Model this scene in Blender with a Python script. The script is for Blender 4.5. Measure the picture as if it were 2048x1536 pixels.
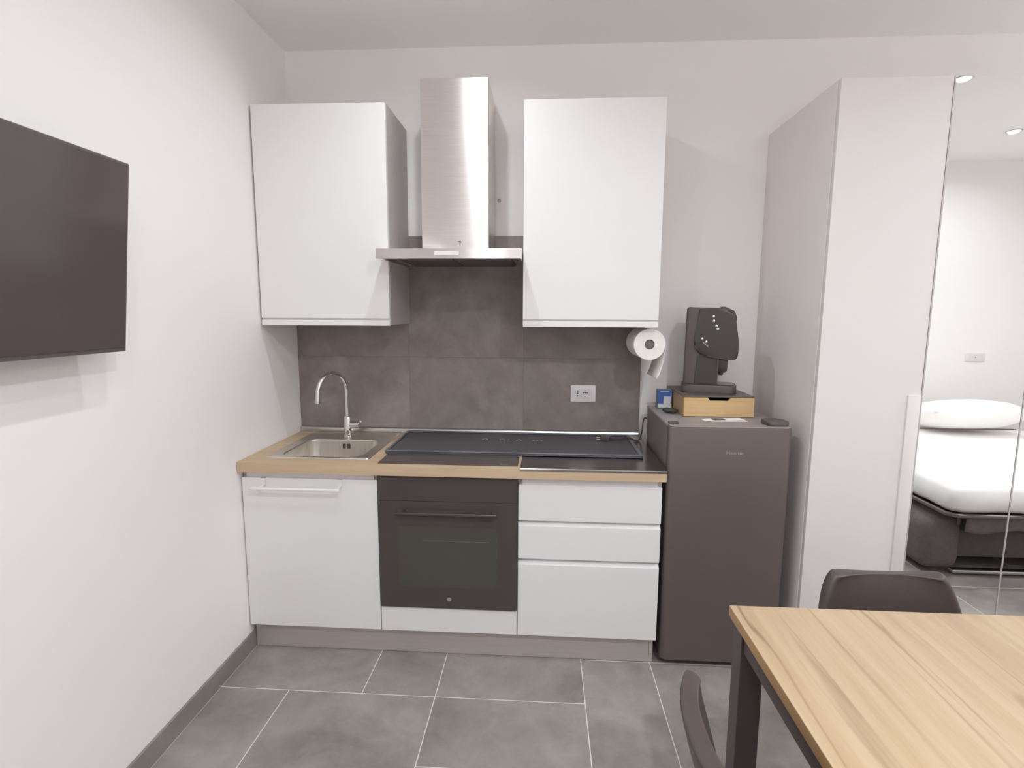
import bpy, bmesh, math, random
from mathutils import Vector, Matrix, noise

for o in list(bpy.data.objects):
    bpy.data.objects.remove(o, do_unlink=True)
scene = bpy.context.scene
COL = scene.collection
R = math.radians
PI = math.pi

# ------------------------------------------------------------------ camera
YAW, PITCH, ROLL = 0.0593, -0.1307, 0.0051
F_PX = 1066.0
def camera_axes(yaw, pitch, roll):
    f = Vector((-math.sin(yaw) * math.cos(pitch), math.cos(yaw) * math.cos(pitch), math.sin(pitch)))
    r = Vector((math.cos(yaw), math.sin(yaw), 0))
    u = r.cross(f)
    c, s = math.cos(roll), math.sin(roll)
    return c * r + s * u, -s * r + c * u, f
_r, _u, _f = camera_axes(YAW, PITCH, ROLL)
cam_data = bpy.data.cameras.new('camera')
cam_data.sensor_width = 36.0
cam_data.lens = F_PX / 2048 * 36.0
cam_data.clip_start = 0.02
cam = bpy.data.objects.new('camera', cam_data)
COL.objects.link(cam)
m = Matrix((_r, _u, -_f)).transposed().to_4x4()
m.translation = Vector((1.3054, -2.7693, 1.5116))
cam.matrix_world = m
scene.camera = cam

# ------------------------------------------------------------------ world, exposure
world = bpy.data.worlds.new('world')
scene.world = world
world.use_nodes = True
world.node_tree.nodes['Background'].inputs[0].default_value = (0.9, 0.9, 0.92, 1)
world.node_tree.nodes['Background'].inputs[1].default_value = 0.02
scene.view_settings.view_transform = 'Standard'
scene.view_settings.look = 'None'
scene.view_settings.gamma = 1.0
scene.view_settings.use_curve_mapping = False
scene.view_settings.exposure = 0.0
scene.cycles.max_bounces = 16
scene.cycles.diffuse_bounces = 10
scene.cycles.glossy_bounces = 6

# ceiling spotlights and added fill lamps: position, watts
H = 2.80
SPOTS = [
    ((0.93, -0.85), 5.5, 'recessed ceiling spotlight nearest the cooker hood'),
    ((0.93, -1.60), 4.3, 'recessed ceiling spotlight in the middle of the kitchen end'),
    ((1.30, -3.00), 8.5, 'added fill lamp over the room end facing the kitchen'),  # no known lamp, added to brighten the fronts facing it
    ((2.10, -2.85), 26, 'added fill lamp near the corner of the dining table'),  # invented source that lifts the bounce light in the kitchen
    ((3.57, -1.74), 9.5, 'recessed ceiling spotlight glinting at the top corner of the mirror'),
    ((4.57, -2.63), 7.5, 'recessed ceiling spotlight over the bed seen in the mirror'),
    ((4.57, -0.95), 22, 'added fill lamp over the floor beyond the bed foot'),  # assumed lamp out of view, added for ambient light
]
LAMP_COLOR = (0.935, 0.985, 1.025)
LAMP_SPREAD = 162

# ------------------------------------------------------------------ helpers
def link(o, parent=None):
    COL.objects.link(o)
    if parent is not None:
        o.parent = parent
    return o
def obj(name, bm, mat, parent=None, smooth=False, loc=None, rot=None):
    bmesh.ops.recalc_face_normals(bm, faces=bm.faces[:])
    me = bpy.data.meshes.new(name)
    bm.to_mesh(me); bm.free()
    if smooth:
        for p in me.polygons: p.use_smooth = True
        if smooth != 'all':
            try: me.set_sharp_from_angle(angle=R(35))
            except Exception: pass
    if isinstance(mat, (list, tuple)):
        for mm in mat: me.materials.append(mm)
    else:
        me.materials.append(mat)
    o = bpy.data.objects.new(name, me)
    if loc: o.location = loc
    if rot: o.rotation_euler = rot
    return link(o, parent)
def tag(o, label, cat=None, group=None, kind=None):
    o['label'] = label
    if cat: o['category'] = cat
    if group: o['group'] = group
    if kind: o['kind'] = kind
    return o
def thing(name, label, cat, loc=(0, 0, 0), rotz=0, group=None):
    o = bpy.data.objects.new(name, None)
    o.empty_display_size = 0.05
    COL.objects.link(o)
    o.location = loc; o.rotation_euler = (0, 0, rotz)
    return tag(o, label, cat, group)
def copy_tree(o, parent=None):
    c = o.copy(); COL.objects.link(c)
    if parent is not None: c.parent = parent
    for ch in o.children:
        copy_tree(ch, c)
    return c
def BM(): return bmesh.new()
def add_box(bm, x0, x1, y0, y1, z0, z1, bevel=0.0, seg=2, axis=None):
    """box; axis: None bevels every edge, 'x'/'y'/'z' only edges along that axis"""
    t = bmesh.new()
    bmesh.ops.create_cube(t, size=1)
    for v in t.verts:
        v.co = Vector((x0 + (v.co.x + .5) * (x1 - x0), y0 + (v.co.y + .5) * (y1 - y0), z0 + (v.co.z + .5) * (z1 - z0)))
    if bevel > 0:
        es = t.edges[:]
        if axis:
            k = 'xyz'.index(axis)
            es = [e for e in es if abs((e.verts[0].co - e.verts[1].co).normalized()[k]) > .9]
        bmesh.ops.bevel(t, geom=es, offset=bevel, segments=seg, affect='EDGES', profile=0.5)
    merge(bm, t)
    return bm
def merge(bm, t, mat=None):
    if mat is not None: bmesh.ops.transform(t, matrix=mat, verts=t.verts[:])
    me = bpy.data.meshes.new('tmp'); t.to_mesh(me); t.free()
    bm.from_mesh(me); bpy.data.meshes.remove(me)
def box(x0, x1, y0, y1, z0, z1, bevel=0.0, seg=2, axis=None):
    return add_box(BM(), x0, x1, y0, y1, z0, z1, bevel, seg, axis)
def add_tube(bm, pts, rad, n=12, cap=True):
    pts = [Vector(p) for p in pts]
    rads = rad if isinstance(rad, (list, tuple)) else [rad] * len(pts)
    rings = []
    prev_n = None
    for i, p in enumerate(pts):
        if i == 0: d = pts[1] - pts[0]
        elif i == len(pts) - 1: d = pts[-1] - pts[-2]
        else: d = (pts[i + 1] - pts[i]).normalized() + (pts[i] - pts[i - 1]).normalized()
        d.normalize()
        if prev_n is None:
            a = Vector((0, 0, 1)) if abs(d.z) < .9 else Vector((1, 0, 0))
            nn = d.cross(a).normalized()
        else:
            nn = (prev_n - d * prev_n.dot(d)).normalized()
        prev_n = nn
        b = d.cross(nn)
        rings.append([bm.verts.new(p + (nn * math.cos(2 * PI * k / n) + b * math.sin(2 * PI * k / n)) * rads[i]) for k in range(n)])
    for a, b in zip(rings, rings[1:]):
        for k in range(n):
            bm.faces.new((a[k], a[(k + 1) % n], b[(k + 1) % n], b[k]))
    if cap:
        bm.faces.new(rings[0]); bm.faces.new(rings[-1])
    return bm
def tube(pts, rad, n=12, cap=True): return add_tube(BM(), pts, rad, n, cap)
def catmull(pts, sub=6):
    pts = [Vector(p) for p in pts]
    P = [pts[0] * 2 - pts[1]] + pts + [pts[-1] * 2 - pts[-2]]
    out = []
    for i in range(1, len(P) - 2):
        for k in range(sub):
            t = k / sub
            a, b, c, d = P[i - 1], P[i], P[i + 1], P[i + 2]
            out.append(.5 * ((2 * b) + (c - a) * t + (2 * a - 5 * b + 4 * c - d) * t * t + (3 * b - a - 3 * c + d) * t ** 3))
    out.append(pts[-1])
    return out
def add_lathe(bm, prof, center, axis='z', n=32):
    c = Vector(center); rings = []
    for r, h in prof:
        ring = []
        for k in range(n):
            a = 2 * PI * k / n
            if axis == 'z': v = Vector((r * math.cos(a), r * math.sin(a), h))
            elif axis == 'y': v = Vector((r * math.cos(a), h, r * math.sin(a)))
            else: v = Vector((h, r * math.cos(a), r * math.sin(a)))
            ring.append(bm.verts.new(c + v))
        rings.append(ring)
    for a, b in zip(rings, rings[1:]):
        for k in range(n):
            bm.faces.new((a[k], a[(k + 1) % n], b[(k + 1) % n], b[k]))
    bm.faces.new(rings[0]); bm.faces.new(rings[-1])
    return bm
def lathe(prof, center, axis='z', n=32): return add_lathe(BM(), prof, center, axis, n)
def rounded_rect(x0, x1, y0, y1, r, seg=6):
    out = []
    for cx, cy, a0 in ((x1 - r, y1 - r, 0), (x0 + r, y1 - r, 90), (x0 + r, y0 + r, 180), (x1 - r, y0 + r, 270)):
        for k in range(seg + 1):
            a = R(a0 + 90 * k / seg)
            out.append((cx + r * math.cos(a), cy + r * math.sin(a)))
    return out
def add_prism(bm, prof, lo, hi, plane='xz', bevel=0, seg=2):
    """prof = outline in the given plane, extruded along the third axis from lo to hi"""
    t = bmesh.new()
    def mk(a, b, h):
        return {'xz': Vector((a, h, b)), 'xy': Vector((a, b, h)), 'yz': Vector((h, a, b))}[plane]
    A = [t.verts.new(mk(a, b, lo)) for a, b in prof]
    B = [t.verts.new(mk(a, b, hi)) for a, b in prof]
    fa = t.faces.new(A); fb = t.faces.new(B)
    n = len(prof)
    for k in range(n): t.faces.new((A[k], A[(k + 1) % n], B[(k + 1) % n], B[k]))
    if bevel:
        es = list(set(list(fa.edges) + list(fb.edges)))
        bmesh.ops.bevel(t, geom=es, offset=bevel, segments=seg, affect='EDGES', profile=.5)
    merge(bm, t)
    return bm
def prism(prof, lo, hi, plane='xz', bevel=0, seg=2): return add_prism(BM(), prof, lo, hi, plane, bevel, seg)
def text_mesh(name, s, size, mat, parent, loc, rot, depth=0.0004, align='CENTER'):
    cu = bpy.data.curves.new(name, 'FONT'); cu.body = s; cu.size = size; cu.extrude = depth
    cu.align_x = align; cu.align_y = 'CENTER'
    t = bpy.data.objects.new('tmp_text', cu); COL.objects.link(t)
    bpy.context.view_layer.update()
    me = bpy.data.meshes.new_from_object(t.evaluated_get(bpy.context.evaluated_depsgraph_get()))
    bpy.data.objects.remove(t, do_unlink=True); bpy.data.curves.remove(cu)
    me.materials.clear(); me.materials.append(mat)
    o = bpy.data.objects.new(name, me); o.location = loc; o.rotation_euler = rot
    return link(o, parent)

# ------------------------------------------------------------------ materials
def srgb(r, g, b):
    f = lambda c: (c / 255 / 12.92) if c / 255 <= .04045 else ((c / 255 + .055) / 1.055) ** 2.4
    return (f(r), f(g), f(b), 1)
class Mat:
    def __init__(s, name, color=(.8, .8, .8, 1), rough=.5, metal=0, spec=.5, coat=0, coat_rough=.05):
        s.m = bpy.data.materials.new(name); s.m.use_nodes = True
        s.nt = s.m.node_tree; s.b = s.nt.nodes['Principled BSDF']
        s.b.inputs['Base Color'].default_value = color
        s.b.inputs['Roughness'].default_value = rough
        s.b.inputs['Metallic'].default_value = metal
        s.b.inputs['Specular IOR Level'].default_value = spec
        s.b.inputs['Coat Weight'].default_value = coat
        s.b.inputs['Coat Roughness'].default_value = coat_rough
    def n(s, t, **kw):
        nd = s.nt.nodes.new(t)
        for k, v in kw.items(): setattr(nd, k, v)
        return nd
    def l(s, a, b): s.nt.links.new(a, b)
    def coords(s, scale=(1, 1, 1), rand=False, kind='Object', rot=(0, 0, 0)):
        tc = s.n('ShaderNodeTexCoord'); mp = s.n('ShaderNodeMapping')
        mp.inputs['Scale'].default_value = scale; mp.inputs['Rotation'].default_value = rot
        s.l(tc.outputs[kind], mp.inputs['Vector'])
        if rand:
            oi = s.n('ShaderNodeObjectInfo'); ml = s.n('ShaderNodeMath', operation='MULTIPLY'); ml.inputs[1].default_value = 37.0
            cb = s.n('ShaderNodeCombineXYZ')
            s.l(oi.outputs['Random'], ml.inputs[0])
            for k in range(3): s.l(ml.outputs[0], cb.inputs[k])
            s.l(cb.outputs[0], mp.inputs['Location'])
        return mp.outputs['Vector']
    def noise(s, vec, scale=5, detail=4, rough=.5, dist=0):
        nz = s.n('ShaderNodeTexNoise')
        nz.inputs['Scale'].default_value = scale; nz.inputs['Detail'].default_value = detail
        nz.inputs['Roughness'].default_value = rough; nz.inputs['Distortion'].default_value = dist
        s.l(vec, nz.inputs['Vector'])
        return nz.outputs['Fac']
    def ramp(s, fac, stops):
        rp = s.n('ShaderNodeValToRGB'); e = rp.color_ramp.elements
        e[0].position, e[0].color = stops[0]; e[1].position, e[1].color = stops[-1]
        for p, c in stops[1:-1]:
            x = e.new(p); x.color = c
        s.l(fac, rp.inputs['Fac'])
        return rp.outputs['Color']
    def mix(s, a, b, fac, mode='MIX'):
        mx = s.n('ShaderNodeMix', data_type='RGBA', blend_type=mode)
        for sock, v in ((mx.inputs[0], fac), (mx.inputs[6], a), (mx.inputs[7], b)):
            if hasattr(v, 'is_linked') or hasattr(v, 'links'): s.l(v, sock)
            else: sock.default_value = v
        return mx.outputs[2]
    def color(s, c): s.l(c, s.b.inputs['Base Color']); return s
    def bump(s, fac, strength=.1, dist=.002):
        bp = s.n('ShaderNodeBump'); bp.inputs['Strength'].default_value = strength; bp.inputs['Distance'].default_value = dist
        s.l(fac, bp.inputs['Height']); s.l(bp.outputs['Normal'], s.b.inputs['Normal']); return s
    def rough_from(s, fac, lo, hi):
        mr = s.n('ShaderNodeMapRange'); mr.inputs['To Min'].default_value = lo; mr.inputs['To Max'].default_value = hi
        s.l(fac, mr.inputs['Value']); s.l(mr.outputs[0], s.b.inputs['Roughness']); return s

def plain(name, rgb, rough=.5, metal=0, spec=.5, coat=0, var=.04, vs=6):
    M = Mat(name, srgb(*rgb), rough, metal, spec, coat)
    c = srgb(*rgb); lo = tuple(max(0, x * (1 - var)) for x in c[:3]) + (1,); hi = tuple(min(1, x * (1 + var)) for x in c[:3]) + (1,)
    f = M.noise(M.coords(), vs, 3)
    M.color(M.ramp(f, [(.3, lo), (.7, hi)]))
    return M

def wall_paint(name, rgb):
    M = plain(name, rgb, .85, spec=.25, var=.015, vs=1.2)
    M.bump(M.noise(M.coords(), 220, 2), .08, .001)
    return M.m
M_WALL = wall_paint('wall_paint', (244, 241, 240))
M_CEIL = wall_paint('ceiling_paint', (245, 244, 242))

def stone(name, cols, rough, rand, sc=1.0, streak=(1, 1, 1), bump=.05):
    M = Mat(name, rough=rough, spec=.45)
    v = M.coords(streak, rand)
    f1 = M.noise(v, 2.2 * sc, 8, .62, .9)
    f2 = M.noise(v, 9 * sc, 6, .65, .4)
    c1 = M.ramp(f1, [(.30, srgb(*cols[0])), (.50, srgb(*cols[1])), (.72, srgb(*cols[2]))])
    c2 = M.ramp(f2, [(.35, srgb(*cols[0])), (.70, srgb(*cols[2]))])
    M.color(M.mix(c1, c2, .35))
    M.rough_from(f2, rough - .06, rough + .08)
    M.bump(f2, bump, .002)
    return M.m
M_TILE = stone('stoneware_floor', [(122, 115, 112), (146, 139, 135), (168, 161, 156)], .42, True, 1.0)
M_BASE = stone('stoneware_baseboard', [(128, 121, 118), (140, 133, 130), (154, 147, 143)], .5, False)
M_SPLASH = stone('stoneware_splash', [(122, 112, 109), (138, 128, 125), (170, 160, 155)], .5, True, .9)
M_GROUT = plain('grout', (214, 208, 202), .9).m

M_LACQ = plain('white_lacquer', (234, 232, 232), .38, spec=.5, var=.006).m
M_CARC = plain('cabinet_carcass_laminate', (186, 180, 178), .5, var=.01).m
M_LIP = plain('grip_profile_white', (226, 223, 226), .4, var=.01).m
M_WARD = plain('wardrobe_white', (224, 218, 217), .5, var=.006).m
M_WARD_SIDE = plain('wardrobe_side_laminate', (236, 230, 228), .55, var=.008).m

def brushed(name, rgb, rough, aniso, scale=(2, 2, 400), tangent='Z', var=.08, rot=0, metal=1.0):
    M = Mat(name, srgb(*rgb), rough, metal)
    M.b.inputs['Anisotropic'].default_value = aniso
    M.b.inputs['Anisotropic Rotation'].default_value = rot
    tg = M.n('ShaderNodeTangent', direction_type='RADIAL', axis=tangent)
    M.l(tg.outputs[0], M.b.inputs['Tangent'])
    f = M.noise(M.coords(scale), 3, 3)
    c = srgb(*rgb); lo = tuple(x * (1 - var) for x in c[:3]) + (1,); hi = tuple(min(1, x * (1 + var)) for x in c[:3]) + (1,)
    M.color(M.ramp(f, [(.3, lo), (.7, hi)]))
    M.rough_from(f, rough * .85, rough * 1.15)
    return M.m
M_STEEL = brushed('brushed_steel', (236, 229, 226), .31, .985, rot=.25)
M_STEEL_TOP = brushed('worktop_steel', (170, 164, 160), .20, .3, (400, 2, 2))
M_SINK = brushed('sink_steel', (228, 222, 214), .36, .2, (200, 4, 4))
M_ALU = brushed('aluminium_plinth', (200, 192, 188), .45, .3, (2, 2, 300), metal=.45)
M_CHROME = plain('chrome', (225, 222, 220), .07, 1.0, var=.01).m
M_CHROME_DULL = plain('satin_aluminium', (205, 205, 202), .25, 1.0, var=.02).m
M_DARKMETAL = plain('hood_filter_mesh', (120, 112, 110), .45, .8, var=.1, vs=60).m

M_BLACKGLASS = plain('oven_black_glass', (78, 71, 69), .12, spec=.35, var=.05, vs=2).m  # this and the blacks below are lifted in colour to imitate haze
M_HANDLE = plain('oven_handle_black', (62, 57, 55), .3).m
M_OVENWIN = plain('oven_window_glass', (80, 77, 72), .10, spec=.35, var=.05, vs=3).m
M_HOB = plain('hob_glass', (84, 77, 75), .16, spec=.4, var=.03).m
M_TV = plain('tv_screen', (88, 79, 78), .17, spec=.55, var=.02, vs=1).m
M_TVFRAME = plain('tv_frame', (96, 87, 87), .4, var=.02).m
M_MAT = plain('navy_counter_mat', (84, 82, 87), .38, spec=.5, var=.05, vs=30).m
M_MATRIM = plain('navy_mat_rim', (108, 108, 117), .35, var=.04).m
M_PRINT = plain('white_print', (215, 215, 218), .5, var=.01).m
M_FRIDGE = plain('fridge_dark_inox', (112, 101, 98), .36, .3, var=.03, vs=2).m
M_FRIDGE_SIDE = plain('fridge_side_paint', (120, 109, 107), .45, .1, var=.02).m
M_FRIDGE_TOP = plain('fridge_top_plastic', (156, 148, 146), .4, .1, var=.02).m
M_BLACKPL = plain('black_gloss_plastic', (64, 59, 56), .13, spec=.5, var=.04).m
M_BLACKSATIN = plain('black_satin_plastic', (94, 84, 84), .4, spec=.45, var=.04).m
M_RUBBER = plain('black_cable_rubber', (76, 71, 71), .5, var=.03).m
M_CHAIR = plain('black_chair_leatherette', (73, 63, 59), .42, spec=.5, var=.05, vs=40).m
M_TABLELEG = plain('black_powder_coat', (82, 71, 70), .45, var=.04).m
M_PAPER = plain('kitchen_paper', (244, 242, 238), .9, spec=.1, var=.02, vs=60).m
M_CARDTUBE = plain('cardboard_core', (120, 112, 108), .85, var=.05).m
M_SOCKET = plain('socket_white', (232, 226, 228), .35, var=.01).m
M_HOLE = plain('socket_hole', (60, 56, 55), .6).m
M_BLUE = plain('blue_carton', (66, 96, 168), .5, var=.05).m
M_CARTONSIDE = plain('teal_carton_side', (110, 132, 140), .5, var=.05).m
M_LABEL = plain('white_carton_print', (214, 216, 218), .6, var=.03, vs=60).m
M_SHEET = plain('white_bed_linen', (246, 244, 242), .85, spec=.15, var=.01).m
M_SOFA = plain('dark_grey_sofa_fabric', (104, 95, 94), .8, spec=.25, var=.10, vs=50).m
M_SOFADARK = plain('sofa_underside_fabric', (92, 82, 82), .85, var=.08, vs=30).m
M_PROFILE = plain('mirror_edge_profile', (190, 184, 182), .45, .2).m
M_EMBOSS = plain('logo_light_metal', (168, 162, 160), .35, .4).m

def mirror_mat():
    M = Mat('mirror_glass', (.93, .935, .93, 1), .0, 1.0)
    f = M.noise(M.coords(), 2, 2)
    M.color(M.ramp(f, [(.3, (.895, .90, .895, 1)), (.7, (.905, .91, .905, 1))]))
    return M.m
M_MIRROR = mirror_mat()

def wood(name, cols, along='y', dark=(150, 112, 74), rough=.5, planks=None, crack=True, sc=1.0):
    M = Mat(name, rough=rough, spec=.35)
    st = {'x': (.55, 9, 9), 'y': (9, .55, 9)}[along]
    v = M.coords(tuple(a * sc for a in st))
    wob = M.coords(tuple(a * sc * .5 for a in st))
    f1 = M.noise(v, 1.0, 6, .6, .8)
    f2 = M.noise(v, 7.0, 4, .6, .2)
    base = M.ramp(f1, [(.28, srgb(*cols[0])), (.5, srgb(*cols[1])), (.75, srgb(*cols[2]))])
    fine = M.ramp(f2, [(.3, (.86, .84, .80, 1)), (.65, (1, 1, 1, 1))])
    c = M.mix(base, fine, .7, 'MULTIPLY')
    if crack:
        # long wavy dark veins where a stretched noise crosses its middle value
        f3 = M.noise(wob, 1.0, 3, .55, 1.5)
        vein = M.ramp(f3, [(.0, (0, 0, 0, 1)), (.475, (0, 0, 0, 1)), (.50, (1, 1, 1, 1)), (.525, (0, 0, 0, 1)), (1, (0, 0, 0, 1))])
        f4 = M.noise(wob, 2.1, 3, .5, .3)
        gate = M.ramp(f4, [(.40, (0, 0, 0, 1)), (.62, (1, 1, 1, 1))])
        mk = M.mix(vein, gate, 1.0, 'MULTIPLY')
        bw = M.n('ShaderNodeRGBToBW'); M.l(mk, bw.inputs[0])
        ml = M.n('ShaderNodeMath', operation='MULTIPLY'); ml.inputs[1].default_value = .85; M.l(bw.outputs[0], ml.inputs[0])
        c = M.mix(c, srgb(*dark), ml.outputs[0])
        # broader darker heartwood bands
        f5 = M.noise(wob, 1.05, 3, .55, .6)
        band = M.ramp(f5, [(.56, (0, 0, 0, 1)), (.68, (1, 1, 1, 1))])
        bw2 = M.n('ShaderNodeRGBToBW'); M.l(band, bw2.inputs[0])
        ml2 = M.n('ShaderNodeMath', operation='MULTIPLY'); ml2.inputs[1].default_value = .55; M.l(bw2.outputs[0], ml2.inputs[0])
        c = M.mix(c, srgb(*dark), ml2.outputs[0])
        # knots
        kv = M.coords({'x': (1.6, 4.2, 4), 'y': (4.2, 1.6, 4)}[along])
        vo = M.n('ShaderNodeTexVoronoi', voronoi_dimensions='2D'); vo.inputs['Scale'].default_value = 1.0; M.l(kv, vo.inputs['Vector'])
        kn = M.ramp(vo.outputs['Distance'], [(.02, (1, 1, 1, 1)), (.10, (0, 0, 0, 1))])
        bw3 = M.n('ShaderNodeRGBToBW'); M.l(kn, bw3.inputs[0])
        ml3 = M.n('ShaderNodeMath', operation='MULTIPLY'); ml3.inputs[1].default_value = .6; M.l(bw3.outputs[0], ml3.inputs[0])
        c = M.mix(c, srgb(dark[0] - 30, dark[1] - 30, dark[2] - 20), ml3.outputs[0])
    M.color(c)
    M.bump(f2, .04, .001)
    return M.m
M_TABLE = wood('wild_oak_tabletop', [(176, 151, 122), (186, 162, 132), (194, 172, 144)], 'y', (128, 102, 74), .45)
M_TABLE_EDGE = wood('wild_oak_edge_band', [(172, 136, 92), (184, 148, 102), (194, 160, 116)], 'y', (140, 106, 70), .5, crack=False)
M_WORKTOP = wood('oak_worktop', [(190, 166, 136), (204, 180, 150), (216, 194, 166)], 'x', (150, 118, 84), .5, crack=False)
M_BAMBOO = wood('bamboo_drawer', [(200, 168, 120), (210, 178, 130), (218, 188, 142)], 'x', (160, 120, 76), .45, crack=False)
M_BAMBOO_SIDE = wood('bamboo_box_side', [(168, 136, 98), (178, 146, 106), (188, 156, 116)], 'y', (140, 106, 70), .5, crack=False)
M_BOXTOP = plain('drawer_box_black_top', (104, 96, 92), .4, var=.04).m

def emit(name, color, strength):
    M = Mat(name, (1, 1, 1, 1))
    M.b.inputs['Emission Color'].default_value = color; M.b.inputs['Emission Strength'].default_value = strength
    return M.m
M_LENS = emit('spot_lens', LAMP_COLOR + (1,), 25.0)

# ------------------------------------------------------------------ room shell
X1, Y0 = 5.95, -3.39
def structure(name, bm, mat, label, cat):
    return tag(obj(name, bm, mat), label, cat, kind='structure')
floor = structure('floor', box(-.12, X1 + .12, Y0 - .12, .12, -.12, -.0012), M_GROUT, 'grey stoneware tile floor with pale grout joints', 'floor')
ceiling = structure('ceiling', box(-.12, X1 + .12, Y0 - .12, .12, H, H + .12), M_CEIL, 'plain white painted ceiling above the kitchen', 'ceiling')
wall_left = structure('wall_left', box(-.12, 0, Y0 - .12, .12, -.004, H), M_WALL, 'white painted side wall carrying the television', 'wall')
wall_back = structure('wall_back', box(0, X1, 0, .12, -.004, H), M_WALL, 'white painted wall behind the kitchen units', 'wall')
wall_front = structure('wall_front', box(0, X1, Y0 - .12, Y0, -.004, H), M_WALL, 'white wall behind the bed, seen in the mirror', 'wall')
wall_right = structure('wall_right', box(X1, X1 + .12, Y0 - .12, .12, -.004, H), M_WALL, 'white painted wall beyond the bed', 'wall')
structure('baseboard_left', box(0, .010, Y0, -.001, -.004, .079, .0015, 1), M_BASE, 'grey stoneware baseboard along the television wall', 'baseboard')
structure('baseboard_front', box(.011, X1, Y0, Y0 + .010, -.004, .079, .0015, 1), M_BASE, 'grey stoneware baseboard under the wall behind the bed', 'baseboard')

# floor tiles, each its own piece (modular lay of large and half tiles)
rects = [(0.010, .594, -.85, -.25), (.594, .891, -.85, -.25), (.891, 1.485, -.85, -.25),
         (0.010, .295, -1.445, -.85), (.295, .891, -1.445, -.85),
         (.891, 1.485, -1.18, -.85), (.891, 1.485, -1.775, -1.18),
         (1.485, 1.785, -1.18, -.58), (1.485, 1.785, -1.775, -1.18),
         (1.485, 1.785, -.58, -.001)]
rects += [(0.010, .594, -2.04, -1.445), (.594, .891, -2.04, -1.445), (0.010, .295, -2.635, -2.04), (.295, .891, -2.635, -2.04),
          (0.010, .594, -3.38, -2.635), (.594, .891, -3.38, -2.635),
          (.891, 1.485, -2.37, -1.775), (1.485, 1.785, -2.37, -1.775), (.891, 1.485, -3.38, -2.37), (1.485, 1.785, -3.38, -2.37)]
x = 1.785
row = 0
while x < X1:
    xe = min(x + .595, X1)
    y = -.001 if row % 2 == 0 else -.001
    first = .58 if row % 2 == 0 else .88
    ys = [-.001, -first]
    while ys[-1] > Y0 + .02: ys.append(max(ys[-1] - .595, Y0 + .010))
    for a, b in zip(ys, ys[1:]): rects.append((x, xe, b, a))
    x += .595; row += 1
G = .0021
tile_meshes = {}
for (a, b, c, d) in rects:
    w, h = round(b - a, 3), round(d - c, 3)
    if w < .02 or h < .02: continue
    if (w, h) not in tile_meshes:
        o = obj('floor_tile', box(-w / 2 + G, w / 2 - G, -h / 2 + G, h / 2 - G, -.009, 0, .0008, 1), M_TILE, floor)
        tile_meshes[(w, h)] = o.data
    else:
        o = bpy.data.objects.new('floor_tile', tile_meshes[(w, h)]); link(o, floor)
    o.location = ((a + b) / 2, (c + d) / 2, 0)

# backsplash slabs: pieces of the back wall
for (a, b) in ((0.001, .600), (.600, 1.201), (1.201, 1.804)):
    for (c, d) in ((.86, 1.285), (1.285, 1.902)):
        g = .0002
        o = obj('splash_tile', box(-(b - a) / 2 + g, (b - a) / 2 - g, -.009, 0.002, -(d - c) / 2 + g, (d - c) / 2 - g, .0003, 1), M_SPLASH, wall_back)
        o.location = ((a + b) / 2, 0, (c + d) / 2)

# ------------------------------------------------------------------ ceiling spotlights, added fill lamps included
def spotlight(pos, watts, label):
    t = thing('ceiling_spot_or_fill', label, 'spotlight', (pos[0], pos[1], H), group='recessed ceiling spotlights')
    bm = BM()
    prof = [(.036, -.001), (.048, -.001), (.048, -.006), (.044, -.009), (.036, -.006)]
    n = 28; rings = [[bm.verts.new((r * math.cos(2 * PI * k / n), r * math.sin(2 * PI * k / n), h)) for k in range(n)] for r, h in prof]
    for i in range(len(rings)):
        a, b = rings[i], rings[(i + 1) % len(rings)]
        for k in range(n): bm.faces.new((a[k], a[(k + 1) % n], b[(k + 1) % n], b[k]))
    obj('trim_ring', bm, M_CHROME_DULL, t, True)
    obj('lens', lathe([(.0355, -.002), (.034, -.0035), (.030, -.0042)], (0, 0, 0)), M_LENS, t, True)
    ld = bpy.data.lights.new('lamp', 'AREA'); ld.shape = 'DISK'; ld.size = .05; ld.spread = R(LAMP_SPREAD); ld.energy = watts; ld.color = LAMP_COLOR
    lo = bpy.data.objects.new('lamp', ld); link(lo, t); lo.location = (0, 0, -.012)
    return t
for pos, w, lab in SPOTS: spotlight(pos, w, lab)

# ------------------------------------------------------------------ kitchen base units
ZT, TT = .8786, .0447          # worktop top and thickness
YD = -.608                     # door fronts
ZB = .122                      # door bottoms
XA, XB, XC, XD = .004, .604, 1.204, 1.804
ZC = ZT - TT                   # carcass top
def carcass(name, x0, x1, parent, z0=ZB, z1=ZC - .001, front=YD + .022):
    bm = BM(); t = .018
    add_box(bm, x0, x0 + t, front, -.012, z0, z1)
    add_box(bm, x1 - t, x1, front, -.012, z0, z1)
    add_box(bm, x0 + t, x1 - t, front, -.012, z0, z0 + t)
    add_box(bm, x0 + t, x1 - t, -.020, -.012, z0 + t, z1)
    return obj(name, bm, M_CARC, parent)
g = .002
# sink unit
t = thing('sink_cabinet', 'white base cabinet with one door under the sink', 'cabinet', (XA, -.3, 0))
def P(o, parent):
    """keep world coordinates although the parent empty sits at the thing's base"""
    o.location = Vector(o.location) - Vector(parent.location)
    return o
P(carcass('body', XA, XB - .0005, t), t)
P(obj('grip_channel', box(XA + .018, XB - .019, YD + .012, YD + .030, .792, ZC - .002), M_LIP, t), t)
P(obj('door', box(XA + g, XB - g, YD, YD + .021, ZB, .805, .002, 2), M_LACQ, t), t)
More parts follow.
